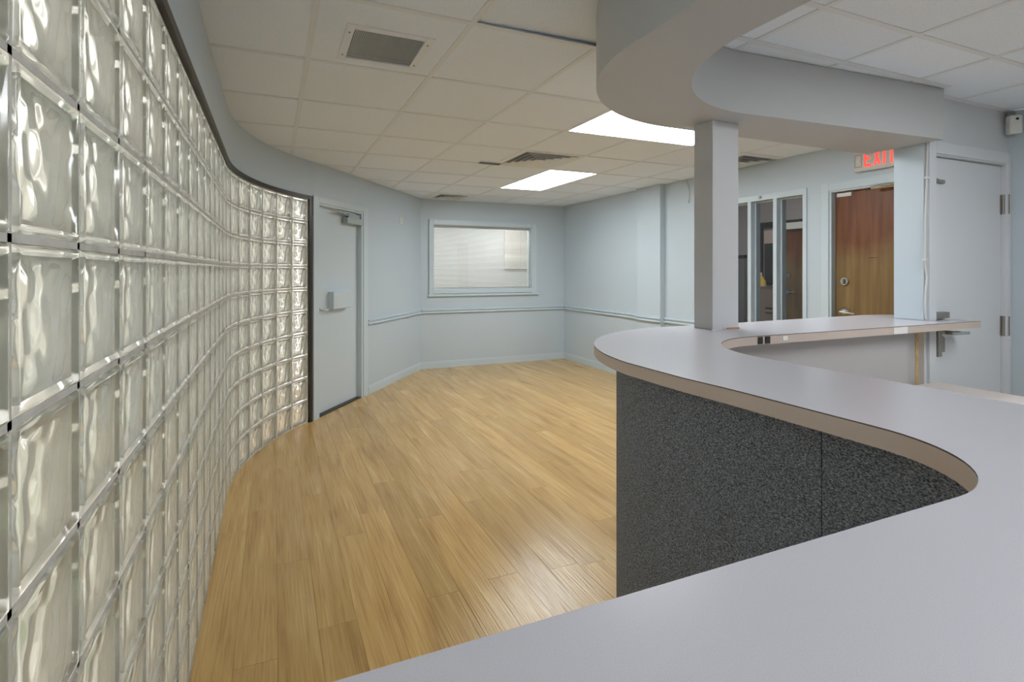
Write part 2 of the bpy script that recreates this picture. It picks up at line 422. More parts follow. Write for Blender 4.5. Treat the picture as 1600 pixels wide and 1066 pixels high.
def four_way(i, j, label, nr=5, mat_=None, size=.27):
    x0, x1, y0, y1 = cell_panel(i, j); cx, cy = (x0+x1)/2, (y0+y1)/2
    t = thing('ceiling_vent', (cx, cy, CZ), label, 'vent', 'square ceiling vents')
    h = x1-cx
    def ring(b, ro, ri, zo, zi, th=.003):
        for (dx, dy) in ((1,0),(0,1),(-1,0),(0,-1)):
            ex, ey = -dy, dx
            P = lambda r, s, z: (cx+dx*r+ex*s, cy+dy*r+ey*s, z)
            vs = [P(ro,-ro,zo), P(ro,ro,zo), P(ri,ri,zi), P(ri,-ri,zi)]
            b.add(vs+[(x, y, z+th) for x, y, z in vs], [(0,1,2,3), (7,6,5,4), (0,4,5,1), (1,5,6,2), (2,6,7,3), (3,7,4,0)])
        return b
    obj('vent_panel', ring(MB(), h, size, CZ-.003, CZ-.003, .004), M['ventwhite'], t)
    obj('cavity', MB().box(cx-size, cx+size, cy-size, cy+size, CZ+.016, CZ+.021), M['ventshade'], t)
    for k in range(nr):
        ro = size*(1-k/nr)-.004; ri = ro-size/nr*.62
        obj('vane', ring(MB(), ro, max(ri, .004), CZ-.008, CZ+.010), mat_ or M['ventwhite'], t)
four_way(3, 3, 'white four-way ceiling vent beside the middle ceiling light')
four_way(3, 7, 'small dark ceiling vent near the far wall above the window', 4, M['ventgrey'], .2)
four_way(6, 2, 'dark ceiling vent above the narrow windows right of the column', 4, M['ventgrey'], .24)
# slim slot; the dark of its opening is painted as a black plate
t = thing('ceiling_slot', (1.76, 2.39, CZ), 'short slot with a painted dark opening in a ceiling tile left of the four-way vent', 'slot')
b = MB()
for a in ((1.640, 1.880, 2.438, 2.446), (1.640, 1.880, 2.340, 2.348), (1.640, 1.648, 2.348, 2.438), (1.872, 1.880, 2.348, 2.438)): b.box(*a, CZ-.007, CZ+.0005)
obj('slot_rim', b, M['ventwhite'], t)
obj('slot_shade_plate', MB().box(1.648, 1.872, 2.348, 2.438, CZ-.004, CZ+.0005), M['black'], t)

# ------------------------------------------------------------------ walls
def wall_boxes(b, F, L0, L1, y0, y1, z0, z1, ops):
    """wall in frame F from L0..L1, thickness y0..y1, rectangular openings (a0,a1,z0,z1)"""
    ops = sorted(ops); xs = L0
    for a0, a1, c0, c1 in ops:
        if a0 > xs: b.fbox(F, xs, a0, y0, y1, z0, z1)
        if c0 > z0: b.fbox(F, a0, a1, y0, y1, z0, c0)
        if c1 < z1: b.fbox(F, a0, a1, y0, y1, c1, z1)
        xs = a1
    if xs < L1: b.fbox(F, xs, L1, y0, y1, z0, z1)
    return b
WTH = .12
# left wall: plaster header over the glass blocks, blocks, frame
SE = ARC
def pts(off, s0, s1, n=40):
    r = [gpath(s0, off)[0]]
    if s0 < 0: r.append(gpath(0, off)[0]); s0 = 0
    return r+[gpath(s0+(s1-s0)*k/n, off)[0] for k in range(1, n+1)]
S0 = -NST*PITCH
GTOP = NROW*PITCH+.004
hd = MB().ribbon(pts(0, -5.1, SE)+[FD((.03, 0, 0))[:2]], pts(.11, -5.1, SE)+[FD((.03, .11, 0))[:2]], GTOP+.03, CZ)
hd.box(GX-.11, GX, -3.6, GY0+S0-.02, 0, GTOP+.03)
wl = struct(obj('wall_left', hd, M['wall'], smooth=True), 'curving wall of glass blocks under a blue grey plaster header')
fr = MB().ribbon(pts(-.012, S0, SE+.0), pts(.09, S0, SE+.0), GTOP, GTOP+.032)
obj('block_wall_frame', fr, M['bronze'], wl, label='dark bronze strip over the glass blocks')
(ex, ey), ea = gpath(SE)
FE = Frame((ex, ey), (math.sin(GTH), math.cos(GTH)), (-math.cos(GTH), math.sin(GTH)))
obj('block_wall_frame', MB().fbox(FE, -.002, .030, -.014, .09, 0, GTOP+.032), M['bronze'], wl, label='dark bronze post at the end of the glass blocks')
# mortar
mo = MB()
for k in range(NROW+1):
    z0 = k*PITCH-.005; z1 = k*PITCH+.005
    if k == 0: z0, z1 = 0, .008
    mo.ribbon(pts(.005, S0, SE), pts(.075, S0, SE), z0, z1)
AP = ARC/NARC
joints = [S0+k*PITCH for k in range(NST+1)]+[AP*(k+1) for k in range(NARC)]
for s in joints:
    (px, py), a = gpath(s); Fm = Frame((px, py), (math.sin(a), math.cos(a)), (-math.cos(a), math.sin(a)))
    hw = .005 if s <= 0 else .008
    mo.fbox(Fm, -hw, hw, .005, .075, 0, NROW*PITCH)
obj('mortar', mo, M['mortar'], wl, label='pale mortar joints')
def block_mesh(seed):
    """hollow pressed glass block: smooth rounded shell outside, wavy faces round an air cavity"""
    rnd = random.Random(seed); n = 26; h = .0982; d = .04; hc = .088; dc = .028
    ph = [rnd.uniform(0, 6.28) for _ in range(6)]
    def wave(x, z):
        u, v = x/h, z/h
        return .0024*(math.sin(7.2*u+4.4*v+ph[0]+1.6*math.sin(3.2*v+ph[1]))+.9*math.sin(4.8*u-7.0*v+ph[2]+1.4*math.sin(3.6*u+ph[3]))+.5*math.sin(12*u+2.5*v+ph[4]))
    V, Fc = [], []
    def shell(ax, hh, yf, flip):
        N_ = len(ax); b0 = len(V)
        for side in (-1, 1):
            base = len(V)
            for zi in ax:
                for xi in ax: V.append((xi*hh, side*yf(xi, zi, side), zi*hh))
            for r in range(N_-1):
                for c in range(N_-1):
                    q = (base+r*N_+c, base+r*N_+c+1, base+(r+1)*N_+c+1, base+(r+1)*N_+c)
                    Fc.append(q if (side < 0) != flip else q[::-1])
        NN = N_*N_
        ring = [c for c in range(N_)]+[r*N_+N_-1 for r in range(1, N_)]+[(N_-1)*N_+c for c in range(N_-2, -1, -1)]+[r*N_ for r in range(N_-2, 0, -1)]
        for k in range(len(ring)):
            p, q = b0+ring[k], b0+ring[(k+1) % len(ring)]
            f = (p, p+NN, q+NN, q); Fc.append(f if not flip else f[::-1])
    def outer_y(xi, zi, side):
        e = max(abs(xi), abs(zi)); r = min(1, (1-e)/.07); r = math.sqrt(max(0, 1-(1-r)**2))
        inn = min(1, max(0, (.90-e)/.05)); inn = inn*inn*(3-2*inn)
        return d-.008*(1-r)-.0028*inn
    def inner_y(xi, zi, side):
        e = max(abs(xi), abs(zi)); k = min(1, (1-e)/.12); return dc-.006*(1-k)**2+k*wave(xi*h*side, zi*h)
    shell([-1, -.99, -.97, -.94, -.9, -.85, -.4, 0, .4, .85, .9, .94, .97, .99, 1], h, outer_y, False)
    shell([-1+2*k/(n-1) for k in range(n)], hc, inner_y, True)
    me = bpy.data.meshes.new('glass_block'); me.from_pydata(V, [], Fc); me.update(); me.materials.append(M['block'])
    me.polygons.foreach_set('use_smooth', [True]*len(me.polygons))
    me.set_sharp_from_angle(angle=math.radians(40))
    return me
blocks = [block_mesh(s) for s in (3, 11)]
for c in range(NST+NARC):
    if c < NST: s = S0+(c+.5)*PITCH; sc = (1, 1, 1)
    else: s = AP*(c-NST+.5); sc = ((AP-.016)/.197, 1, 1)
    (px, py), a = gpath(s, .041)
    for r in range(NROW):
        # local x along the wall, local -y towards the room
        inst('glass_block', blocks[0], (px, py, (r+.5)*PITCH), PI/2-a, wl, sc)

# diagonal wall with the blue-white door
DO = (.075, .925, 0, 2.055)
LD = (D1-D0).length
wd = struct(obj('wall_diagonal', wall_boxes(MB(), FD, .03, LD+.05, 0, WTH, 0, CZ, [DO]), M['wall']), 'blue grey wall with the pale door, between glass blocks and far wall')
# far wall with window
WIN = (1.985, 3.58, 1.128, 2.068)
FF = Frame((0, FY), (1, 0), (0, 1))
wf = struct(obj('wall_far', wall_boxes(MB(), FF, D1.x-.08, RX+.02, 0, WTH, 0, CZ, [WIN]), M['wall']), 'blue grey far wall with the blinded window')
# right wall with sidelights and wood door
SL = [(1.062, 1.304), (1.336, 1.566), (1.598, 1.83)]
FR = Frame((RX, 0), (0, 1), (1, 0))
WD = (-.052, .86, 0, 2.075)
ops = [WD]+[(a, c, .18, 2.072) for a, c in SL]
wr = struct(obj('wall_right', wall_boxes(MB(), FR, DW+.147, FY+.12, 0, WTH, 0, CZ, ops), M['wall']), 'blue grey right wall with narrow windows and wood door')
obj('pilaster', MB().box(RX-.075, RX, 2.70, 3.10, 0, CZ), M['wall'], wr, label='shallow pilaster on the right wall')
# return wall with grey door
FW = Frame((0, DW), (1, 0), (0, 1))
GD = (3.42, 4.225, 0, 2.095)
wn = struct(obj('wall_return', wall_boxes(MB(), FW, 3.335, RN+.12, 0, .146, 0, CZ, [GD]), M['wallgrey']), 'grey return wall with the plain grey door beyond the counter')
obj('wall_end', MB().box(3.331, 3.335, DW, DW+.146, 1.122, 2.138), M['wall'], wn, label='blue grey painted end of the return wall beside the counter')
struct(obj('wall_right_staff', MB().box(RN, RN+.12, -3.6, DW, 0, CZ), M['wall']), 'blue grey wall right of the plain grey door')
struct(obj('wall_back', MB().box(-.55, RN+.12, -3.72, -3.6, 0, CZ), M['wall']), 'blue grey wall behind the staff area')

# baseboards and chair rails
def rail(b, F, a0, a1, yo=0, z=.792):
    b.fbox(F, a0, a1, yo-.010, yo, z, z+.055)
    for zz in (z+.002, z+.040): b.fbox(F, a0, a1, yo-.026, yo-.010, zz, zz+.013)
    return b
def base(b, F, a0, a1, yo=0):
    b.fbox(F, a0, a1, yo-.012, yo, .001, .085); b.fbox(F, a0, a1, yo-.007, yo, .085, .1); return b
struct(obj('baseboard_diagonal', base(MB(), FD, 1.03, LD-.01), M['trim']), 'blue grey baseboard right of the pale door')
struct(obj('baseboard_far', base(MB(), FF, D1.x, RX), M['trim']), 'blue grey baseboard under the far window')
bb = base(MB(), FR, 1.9, 2.70); base(bb, FR, 2.69, 3.11, -.075); base(bb, FR, 3.10, FY-.012)
struct(obj('baseboard_right', bb, M['trim']), 'blue grey baseboard along the right wall')
struct(obj('trim_1', rail(MB(), FD, 1.03, LD-.01), M['trim']), 'double ridged chair rail right of the pale door')
struct(obj('trim_2', rail(MB(), FF, D1.x, RX), M['trim']), 'double ridged chair rail under the far window')
bb = rail(MB(), FR, 1.9, 2.70); rail(bb, FR, 2.69, 3.11, -.075); rail(bb, FR, 3.10, FY-.02)
struct(obj('trim_3', bb, M['trim']), 'double ridged chair rail along the right wall')
# wall angle mouldings along the staff ceiling
b = MB().box(1.24, 3.33, -.325, -.298, CZ-.006, CZ).box(3.34, RN, DW-.03, DW-.001, CZ-.006, CZ)
struct(obj('trim_4', b, M['tbar']), 'white metal ceiling edge strip along the soffit')

# ------------------------------------------------------------------ soffit, column
def ell(cx, cy, rx, ry, a0, a1, n=18):
    return [(cx+rx*math.cos(math.radians(a0+(a1-a0)*k/n)), cy+ry*math.sin(math.radians(a0+(a1-a0)*k/n))) for k in range(n+1)]
so = [(.92, -3.598), (.92, -.62)]+ell(1.72, -.62, .80, .71, 180, 90, 24)[1:]+[(3.33, .09)]
si = [(1.20, -3.598), (1.20, -.80)]+ell(1.86, -.80, .66, .585, 180, 90, 24)[1:]+[(3.33, -.292)]
sof = MB().prism(list(reversed(so))+si, 2.14, CZ-.0035)
struct(obj('soffit', sof, M['soffit'], smooth=True), 'curved grey ceiling soffit above the reception counter')
col = thing('column', (1.92, -.035, 1.12), 'square pale grey column standing on the reception counter', 'column')
col['kind'] = 'structure'
obj('column_core', MB().box(1.832, 2.004, -.088, .02, 1.1206, 2.139), M['column'], col, bevel=.002)
obj('corner_trim', MB().box(1.829, 1.852, -.0915, -.086, 1.1206, 2.139), M['column'], col, bevel=.001)
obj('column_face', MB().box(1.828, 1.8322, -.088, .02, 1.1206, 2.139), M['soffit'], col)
tag(obj('metal_shim', MB().add([(1.775,-.125,1.1206),(1.875,-.098,1.1206),(1.878,-.105,1.1206),(1.778,-.135,1.1206),(1.775,-.125,1.125),(1.875,-.098,1.125),(1.878,-.105,1.125),(1.778,-.135,1.125)],
   [(3,2,1,0),(4,5,6,7),(0,1,5,4),(1,2,6,5),(2,3,7,6),(3,0,4,7)]), M['ventgrey']), 'thin grey metal strip lying at the foot of the column', 'strip')
tag(obj('wood_splinter', MB().box(1.925, 2.002, -.0965, -.0895, 1.1206, 1.1265), M['copper']), 'small orange wood splinter at the foot of the column', 'splinter')

# ------------------------------------------------------------------ reception counter
CT, CB = 1.12, 1.081
outer = [(-.40, -1.525), (.66, -1.525)]+ell(.66, -1.31, .226, .215, -90, 0, 16)[1:]+[(.884, -1.0), (.874, -.86)]
outer += ell(1.72, -.72, .846, .82, 180, 90, 28)[2:]+[(2.2, .105), (3.0, .14), (3.38, .15)]
outer += ell(3.38, -.06, .34, .21, 90, 0, 12)[1:][:-2]+[(3.69, -.048), (3.325, -.048), (3.325, -.219), (3.61, -.219), (3.61, -.330)]
inner = [(3.30, -.330), (2.3, -.330)]+ell(1.78, -.74, .43, .41, 90, 180, 20)+[(1.35, -1.70)]+ell(1.12, -1.70, .23, .23, 0, -90, 10)[1:]+[(-.40, -1.93)]
poly = outer+inner
area = sum(poly[i][0]*poly[(i+1)%len(poly)][1]-poly[(i+1)%len(poly)][0]*poly[i][1] for i in range(len(poly)))
if area < 0: poly = poly[::-1]
rc = thing('reception_counter', (1.1, -.7, 0), 'S-curved reception counter with grey laminate top and charcoal carpet front', 'counter')
def offset(path, d):           # shift a polyline sideways (left of travel is positive)
    r = []
    for i, p in enumerate(path):
        a = Vector(path[max(i-1, 0)]); c = Vector(path[min(i+1, len(path)-1)]); t_ = (c-a).normalized()
        r.append((p[0]-t_.y*d, p[1]+t_.x*d))
    return r
top = obj('countertop', MB().prism(poly, CB+.001, CT, 0, 1), [M['counter'], M['topseam']], rc)
loop = outer+inner
eo = offset(loop+[loop[0]], .0012); ei = offset(loop+[loop[0]], -.0006)
# travel direction outer -> the outside lies to the left of travel
obj('edge_band', MB().ribbon(ei[:-1], eo[:-1], CB, CT-.0028), M['edge'], rc, smooth=True, label='beige laminate edge band')
cin = offset(outer, -.085)
def cut(path, cond): return [p for p in path if cond(p)]
k_seam = min(range(len(cin)), key=lambda k: abs(cin[k][1]+1.155)+(0 if .8 < cin[k][0] < 1.1 else 9))
pa = cin[:k_seam+1]+[((cin[k_seam][0]), -1.156)] if cin[k_seam][1] < -1.156 else cin[:k_seam]+[(cin[k_seam][0], -1.156)]
pb = [(cin[k_seam][0], -1.154)]+[p for p in cin[k_seam:] if p[1] > -1.15 and p[0] < 3.0]
for pth in (pa, pb):
    obj('carpet_panel', MB().ribbon(pth, offset(pth, -.008), .004, CB), M['carpet'], rc, smooth=True, label='charcoal carpet cladding')
core = offset(cin, -.0085)
corein = offset(core, -.05)
kk = [i for i, p in enumerate(core) if p[0] < 3.0]
obj('knee_wall', MB().ribbon([core[i] for i in kk], [corein[i] for i in kk], 0, CB), M['taupe'], rc, smooth=True)
obj('inner_panel', MB().box(1.66, 3.06, -.262, -.245, .0, CB), M['taupe'], rc, label='taupe panel under the counter tail')
obj('support_block', MB().box(1.50, 1.659, -.30, -.262, .7, CB-.006), M['rawwood'], rc, label='raw wood support block')
obj('end_post', MB().box(3.20, 3.228, -.226, -.217, 0, CB), M['rawwood'], rc, label='raw wood edge post')
obj('end_panel', MB().box(3.06, 3.20, DW-.024, DW-.005, 0, CB), M['taupe'], rc)
for x0, w_ in ((1.828, .028), (1.872, .030)):
    obj('black_square', MB().box(x0, x0+w_, -.3345, -.3318, CB+.004, CT-.004), M['black'], rc, label='black square on the beige edge band')
obj('worn_patch', MB().box(2.80, 2.915, -.3333, -.3318, CB+.001, CT-.004), M['tape'], rc, label='white chipped patch on the edge band')
obj('worn_patch', MB().box(1.985, 2.015, -.3333, -.3318, CB+.012, CT-.008), M['tape'], rc, label='white chipped patch on the edge band')

# staff desk behind the counter
dk = thing('staff_desk', (2.4, -.6, 0), 'pinkish beige lower desk behind the reception counter', 'desk')
obj('desk_top', MB().box(1.43, 3.30, -1.0, -.275, .75, .785), M['desk'], dk, bevel=.002)
for x0 in (1.46, 3.25): obj('desk_side', MB().box(x0, x0+.03, -.96, -.30, 0, .75), M['taupe'], dk)
obj('modesty_panel', MB().box(1.49, 3.25, -.32, -.30, .2, .75), M['taupe'], dk)

# ------------------------------------------------------------------ pale door in the diagonal wall
dr = struct(obj('door_1', MB().fbox(FD, .108, .892, .055, .095, .012, 2.028), M['doorpaint'], bevel=.002), 'pale blue white door beside the glass blocks', 'door')
fr = MB()
for a0, a1 in ((.052, .098), (.902, 1.02)):
    if a0 < .5: fr.fbox(FD, a0-.045, a1-.0, -.014, 0, 0, 2.108)
    else: fr.fbox(FD, a0+.02, a1, -.014, 0, 0, 2.108)
fr.fbox(FD, .098, .922, -.014, 0, 2.052, 2.108)
for a0, a1 in ((.079, .105), (.895, .922)): fr.fbox(FD, a0, a1, -.004, WTH-.004, 0, 2.052)
fr.fbox(FD, .105, .895, -.004, WTH-.004, 2.031, 2.052)
fr.fbox(FD, .878, .895, .097, .113, 0, 2.031)
obj('door_frame', fr, M['trim'], dr, bevel=.0015)
obj('threshold', MB().fbox(FD, .105, .895, .005, .10, .0, .010), M['bronze'], dr)
cl = obj('door_closer', MB().fbox(FD2, .55, .86, -.045, .030, 1.902, 1.966), M['closer'], dr, bevel=.004)
obj('closer_arm', MB().tube([FD2((.62, -.01, 1.985)), FD2((.36, -.05, 2.005)), FD2((.36, -.05, 2.006))], .008, 8).tube([FD2((.36, -.05, 2.005)), FD2((.74, -.012, 2.022))], .008, 8), M['chrome'], cl)
obj('closer_bracket', MB().fbox(FD2, .63, .85, -.006, .03, 1.966, 2.012), M['closer'], cl)
obj('closer_pinion', MB().tube([FD2((.60, -.01, 1.966)), FD2((.60, -.01, 1.99))], .012, 10), M['black'], cl)
ab = obj('alarm_box', MB().fbox(FD2, .30, .63, -.040, .030, 1.018, 1.192), M['doorpaint'], dr, bevel=.006, label='pale box mounted on the door')
lv = obj('lever_handle', MB().tube([FD2((.135, .030, 1.02)), FD2((.135, .018, 1.02))], .026, 14), M['chrome'], dr, smooth=True)
obj('lever', MB().tube([FD2((.135, .03, 1.02)), FD2((.135, -.03, 1.02)), FD2((.155, -.036, 1.02)), FD2((.245, -.036, 1.02))], [.009, .009, .009, .007], 8), M['chrome'], lv, smooth=True)
# wall plate
wp = thing('wall_sensor_plate', tuple(FD((1.89, -.004, 2.047))), 'small white plate high on the wall right of the pale door', 'wall plate')
obj('plate', MB().fbox(FD, 1.85, 1.93, -.006, -.0005, 2.01, 2.085), M['white'], wp, bevel=.002)
obj('plate_button', MB().fbox(FD, 1.875, 1.905, -.010, -.006, 2.03, 2.062), M['white'], wp, bevel=.002)

# ------------------------------------------------------------------ far window and its blind
wi = struct(obj('window_1', MB().box(WIN[0]+.001, WIN[1]-.001, FY+.03, FY+.036, WIN[2]+.001, WIN[3]-.001), M['pane']), 'wide window with closed white blinds in the far wall', 'window')
b = MB()
for a in ((1.925, 2.002), (3.563, 3.68)):
    pass
b.box(1.925, 1.99, FY-.018, FY, 1.035, 2.135).box(3.575, 3.672, FY-.018, FY, 1.035, 2.135)
b.box(1.99, 3.575, FY-.018, FY, 2.064, 2.135).box(1.99, 3.575, FY-.018, FY, 1.07, 1.134)
obj('window_frame', b, M['trim'], wi, bevel=.004)
b = MB().box(1.92, 1.934, FY-.026, FY-.001, 1.036, 2.14).box(3.664, 3.678, FY-.026, FY-.001, 1.036, 2.14).box(1.934, 3.664, FY-.026, FY-.001, 2.127, 2.14)
obj('backband', b, M['trim'], wi)
obj('window_sill', MB().box(1.905, 3.69, FY-.034, FY-.001, 1.032, 1.062), M['trim'], wi, bevel=.006)
b = MB().box(1.986, 1.998, FY+.001, FY+.11, 1.129, 2.067).box(3.567, 3.579, FY+.001, FY+.11, 1.129, 2.067).box(1.998, 3.567, FY+.001, FY+.11, 2.058, 2.067).box(1.998, 3.567, FY+.001, FY+.11, 1.129, 1.138)
obj('window_jamb', b, M['trim'], wi)
def blind(name, x0, x1, z0, z1, y, label, tilt, pitch, parts=True):
    t = thing(name, ((x0+x1)/2, y, z0), label, 'blind', 'white mini blinds')
    obj('headrail', MB().box(x0, x1, y-.012, y+.014, z1-.026, z1), M['blind'], t)
    obj('bottom_rail', MB().box(x0+.004, x1-.004, y-.010, y+.012, z0, z0+.016), M['blind'], t, bevel=.003)
    n = int((z1-z0-.05)/pitch); hw = .0125; c, s = math.cos(tilt)*hw, math.sin(tilt)*hw
    L = (x1-x0)/2-.004
    sm = MB().add([(-L,-c,-s),(L,-c,-s),(L,0,.0022),(-L,0,.0022),(L,c,s),(-L,c,s),(-L,-c,-s-.0006),(L,-c,-s-.0006),(L,0,.0016),(-L,0,.0016),(L,c,s-.0006),(-L,c,s-.0006)],
        [(0,1,2,3),(3,2,4,5),(9,8,7,6),(11,10,8,9),(0,6,7,1),(5,4,10,11),(0,3,9,6),(3,5,11,9),(1,7,8,2),(2,8,10,4)])
    me = mesh('slat', sm, M['blind'])
    for k in range(n): inst('slat', me, (0, 0, .03+k*pitch), 0, t)
    for xx in (x0+.14, x1-.14): obj('ladder_cord', MB().tube([(xx, y-.0145, z0+.01), (xx, y-.0145, z1-.02)], .0015, 5), M['white'], t)
    return t
blind('window_blind', 2.004, 3.560, 1.142, 2.055, FY+.065, 'white mini blind with open slats behind the far window', .16, .0215)

# ------------------------------------------------------------------ room behind the far window
ob = MB().box(1.2, 4.6, 6.4, 6.5, 0, CZ).box(1.1, 1.2, FY+WTH, 6.5, 0, CZ).box(4.6, 4.7, FY+WTH, 6.5, 0, CZ)
struct(obj('wall_office', ob, mat('white_office_paint', (.60, .605, .59), .7)), 'pale walls of the room behind the far window')
struct(obj('floor_office', MB().box(1.1, 4.7, FY+WTH, 6.5, -.08, 0), M['hallbeige']), 'floor of the room behind the far window')
struct(obj('ceiling_office', MB().box(1.1, 4.7, FY+WTH, 6.5, CZ, CZ+.06), M['tile']), 'ceiling of the room behind the far window')

# ------------------------------------------------------------------ sidelights and wood door in the right wall
win2 = MB()
for a, c in SL: win2.box(RX+.052, RX+.058, a+.001, c-.001, .181, 2.071)
wi2 = bpy.data.objects.new('window_2', None); C.objects.link(wi2); struct(wi2, 'row of narrow windows left of the wood door', 'window')
for a, c in SL: obj('pane', MB().box(RX+.052, RX+.058, a+.001, c-.001, .181, 2.071), M['pane'], wi2)
b = MB()
b.box(RX-.012, RX, 1.03, 1.87, 2.072, 2.128)
for a, c in ((1.030, 1.064), (1.302, 1.338), (1.564, 1.600), (1.828, 1.87)): b.box(RX-.012, RX+.004, a, c, .14, 2.072)
obj('window_frame', b, M['trim'], wi2, bevel=.002)
b = MB()
for a, c in SL:
    b.box(RX+.046, RX+.064, a+.001, a+.012, .181, 2.071); b.box(RX+.046, RX+.064, c-.012, c-.001, .181, 2.071); b.box(RX+.046, RX+.064, a+.012, c-.012, 2.058, 2.071)
obj('glazing_bead', b, M['trim'], wi2)
obj('frame_clip', MB().box(RX-.022, RX-.012, 1.455, 1.475, 2.09, 2.115), M['dull'], wi2)
d2 = struct(obj('door_2', MB().box(RX+.045, RX+.085, -.045, .822, .01, 2.05), M['wooddoor'], bevel=.002), 'worn reddish brown wood door under the EXIT sign', 'door')
b = MB()
b.box(RX-.014, RX, .845, .905, 0, 2.135).box(RX-.014, RX, DW+.15, .845, 2.068, 2.135)
b.box(RX-.004, RX+.11, .828, .858, 0, 2.072).box(RX-.004, RX+.11, DW+.15, .828, 2.055, 2.072)
b.box(RX+.088, RX+.104, .806, .828, 0, 2.055)
obj('door_frame', b, M['trim'], d2, bevel=.002)
obj('door_header_line', MB().box(RX-.006, RX, DW+.15, .905, 2.136, 2.142), M['trim'], d2)
db = obj('deadbolt', MB().tube([(RX+.045, .752, 1.318), (RX+.03, .752, 1.318)], .030, 18), M['chrome'], d2, smooth=True)
obj('thumb_turn', MB().box(RX+.012, RX+.03, .745, .759, 1.298, 1.338), M['dull'], db, bevel=.003)
lk = obj('lever_handle', MB().tube([(RX+.045, .752, 1.07), (RX+.036, .752, 1.07), (RX+.02, .752, 1.07)], [.038, .036, .022], 18), M['chrome'], d2, smooth=True)
obj('lever', MB().tube([(RX+.03, .752, 1.07), (RX-.015, .752, 1.07), (RX-.022, .735, 1.069), (RX-.022, .64, 1.062)], [.012, .012, .011, .009], 10), M['chrome'], lk, smooth=True)
cl = obj('door_closer', MB().box(RX-.02, RX+.045, .05, .30, 2.0, 2.05), M['dull'], d2, bevel=.003)
obj('closer_arm', MB().tube([(RX+.01, .30, 2.045), (RX-.03, .52, 2.04)], .008, 8).tube([(RX+.0, .10, 2.06), (RX-.03, .52, 2.05)], .008, 8), M['chrome'], cl)
obj('latch_strike', MB().box(RX+.036, RX+.045, .70, .81, 2.015, 2.045), M['white'], d2)
obj('scuff_mark', MB().box(RX+.0442, RX+.045, .52, .58, 1.505, 1.509), M['black'], d2)
obj('door_viewer', MB().tube([(RX+.045, .31, 1.79), (RX+.04, .31, 1.79)], .007, 10), M['chrome'], d2)

# EXIT sign on the right wall
SX = RX-.001
es = thing('exit_sign', (SX, .47, 2.27), 'white EXIT sign with red letters above the wood door', 'sign')
obj('sign_housing', MB().box(SX-.045, SX, .315, .635, 2.182, 2.352), M['signwhite'], es, bevel=.004)
def letter(b, polys, y0, w_, z0, h_):
    for p in polys:          # u to the right on the sign (towards -Y), v up
        vs = [(SX-.0462, y0-u*w_, z0+v*h_) for u, v in p]+[(SX-.0452, y0-u*w_, z0+v*h_) for u, v in p]
        n = len(p); b.add(vs, [tuple(range(n)), tuple(reversed(range(n, 2*n)))]+[(i, (i+1) % n, n+(i+1) % n, n+i) for i in range(n)])
    return b
LET = {'E': [[(0,0),(.3,0),(.3,1),(0,1)], [(.3,0),(1,0),(1,.17),(.3,.17)], [(.3,.42),(.85,.42),(.85,.58),(.3,.58)], [(.3,.83),(1,.83),(1,1),(.3,1)]],
       'X': [[(0,0),(.3,0),(1,1),(.7,1)], [(.7,0),(1,0),(.62,.54),(.47,.33)], [(0,1),(.38,.46),(.53,.67),(.3,1)]],
       'I': [[(0,0),(1,0),(1,1),(0,1)]],
       'T': [[(.36,0),(.64,0),(.64,.83),(.36,.83)], [(0,.83),(1,.83),(1,1),(0,1)]]}
for ch, y0, w_ in (('E', .560, .048), ('X', .498, .052), ('I', .432, .015), ('T', .405, .056)):
    obj('letter_%s' % ch.lower(), letter(MB(), LET[ch], y0, w_, 2.212, .125), M['exitred'], es)
b = MB()
for a in ((.575, .627, 2.215, 2.221), (.575, .627, 2.309, 2.315), (.622, .627, 2.221, 2.309), (.575, .580, 2.221, 2.309)): b.box(SX-.0462, SX-.0452, *a)
obj('chevron_outline', b, M['dull'], es)
b = MB(); letter(b, [[(.15,.5),(.75,.1),(.75,.3),(.45,.5)], [(.15,.5),(.45,.5),(.75,.7),(.75,.9)]], .622, .044, 2.222, .086)
obj('chevron', b, M['white'], es)

# loose cable on the right wall
tag(obj('loose_cable', MB().tube([(RX-.006, 2.375, CZ-.004), (RX-.01, 2.345, 2.36), (RX-.012, 2.325, 2.28), (RX-.014, 2.33, 2.21), (RX-.012, 2.345, 2.175), (RX-.02, 2.325, 2.16)], .005, 8), M['whitecable']), 'short loose white cable hanging from the ceiling beside the column', 'cable')

# ------------------------------------------------------------------ grey door in the return wall
d3 = struct(obj('door_3', MB().box(3.456, 4.212, DW+.020, DW+.060, .012, 2.078), M['doorgrey'], bevel=.002), 'plain grey door with nickel lever at the far right', 'door')
b = MB().box(3.362, 3.428, DW-.014, DW, 0, 2.16).box(4.217, RN-.002, DW-.014, DW, 0, 2.16).box(3.428, 4.217, DW-.014, DW, 2.09, 2.16)
b.box(3.422, 3.440, DW-.004, DW+.10, 0, 2.09).box(4.214, 4.224, DW-.004, DW+.10, 0, 2.09).box(3.440, 4.214, DW-.004, DW+.10, 2.083, 2.094)
b.box(3.440, 3.456, DW+.064, DW+.08, 0, 2.083)
obj('door_frame', b, M['doorgrey'], d3, bevel=.002)
for z0 in (1.77, .99, .2):
    hg = obj('hinge', MB().tube([(4.214, DW+.010, z0), (4.214, DW+.010, z0+.125)], .009, 10), M['dull'], d3, smooth=True)
    obj('hinge_leaf', MB().box(4.200, 4.212, DW+.0165, DW+.020, z0, z0+.125).box(4.2145, 4.226, DW-.0175, DW-.014, z0, z0+.125), M['dull'], hg)
obj('surface_latch', MB().box(3.432, 3.46, DW-.01, DW+.012, 1.928, 1.945).box(3.455, 3.56, DW+.006, DW+.020, 1.925, 1.945), M['dull'], d3)
obj('surface_latch', MB().box(3.432, 3.57, DW-.010, DW+.02, 1.128, 1.163), M['dull'], d3)
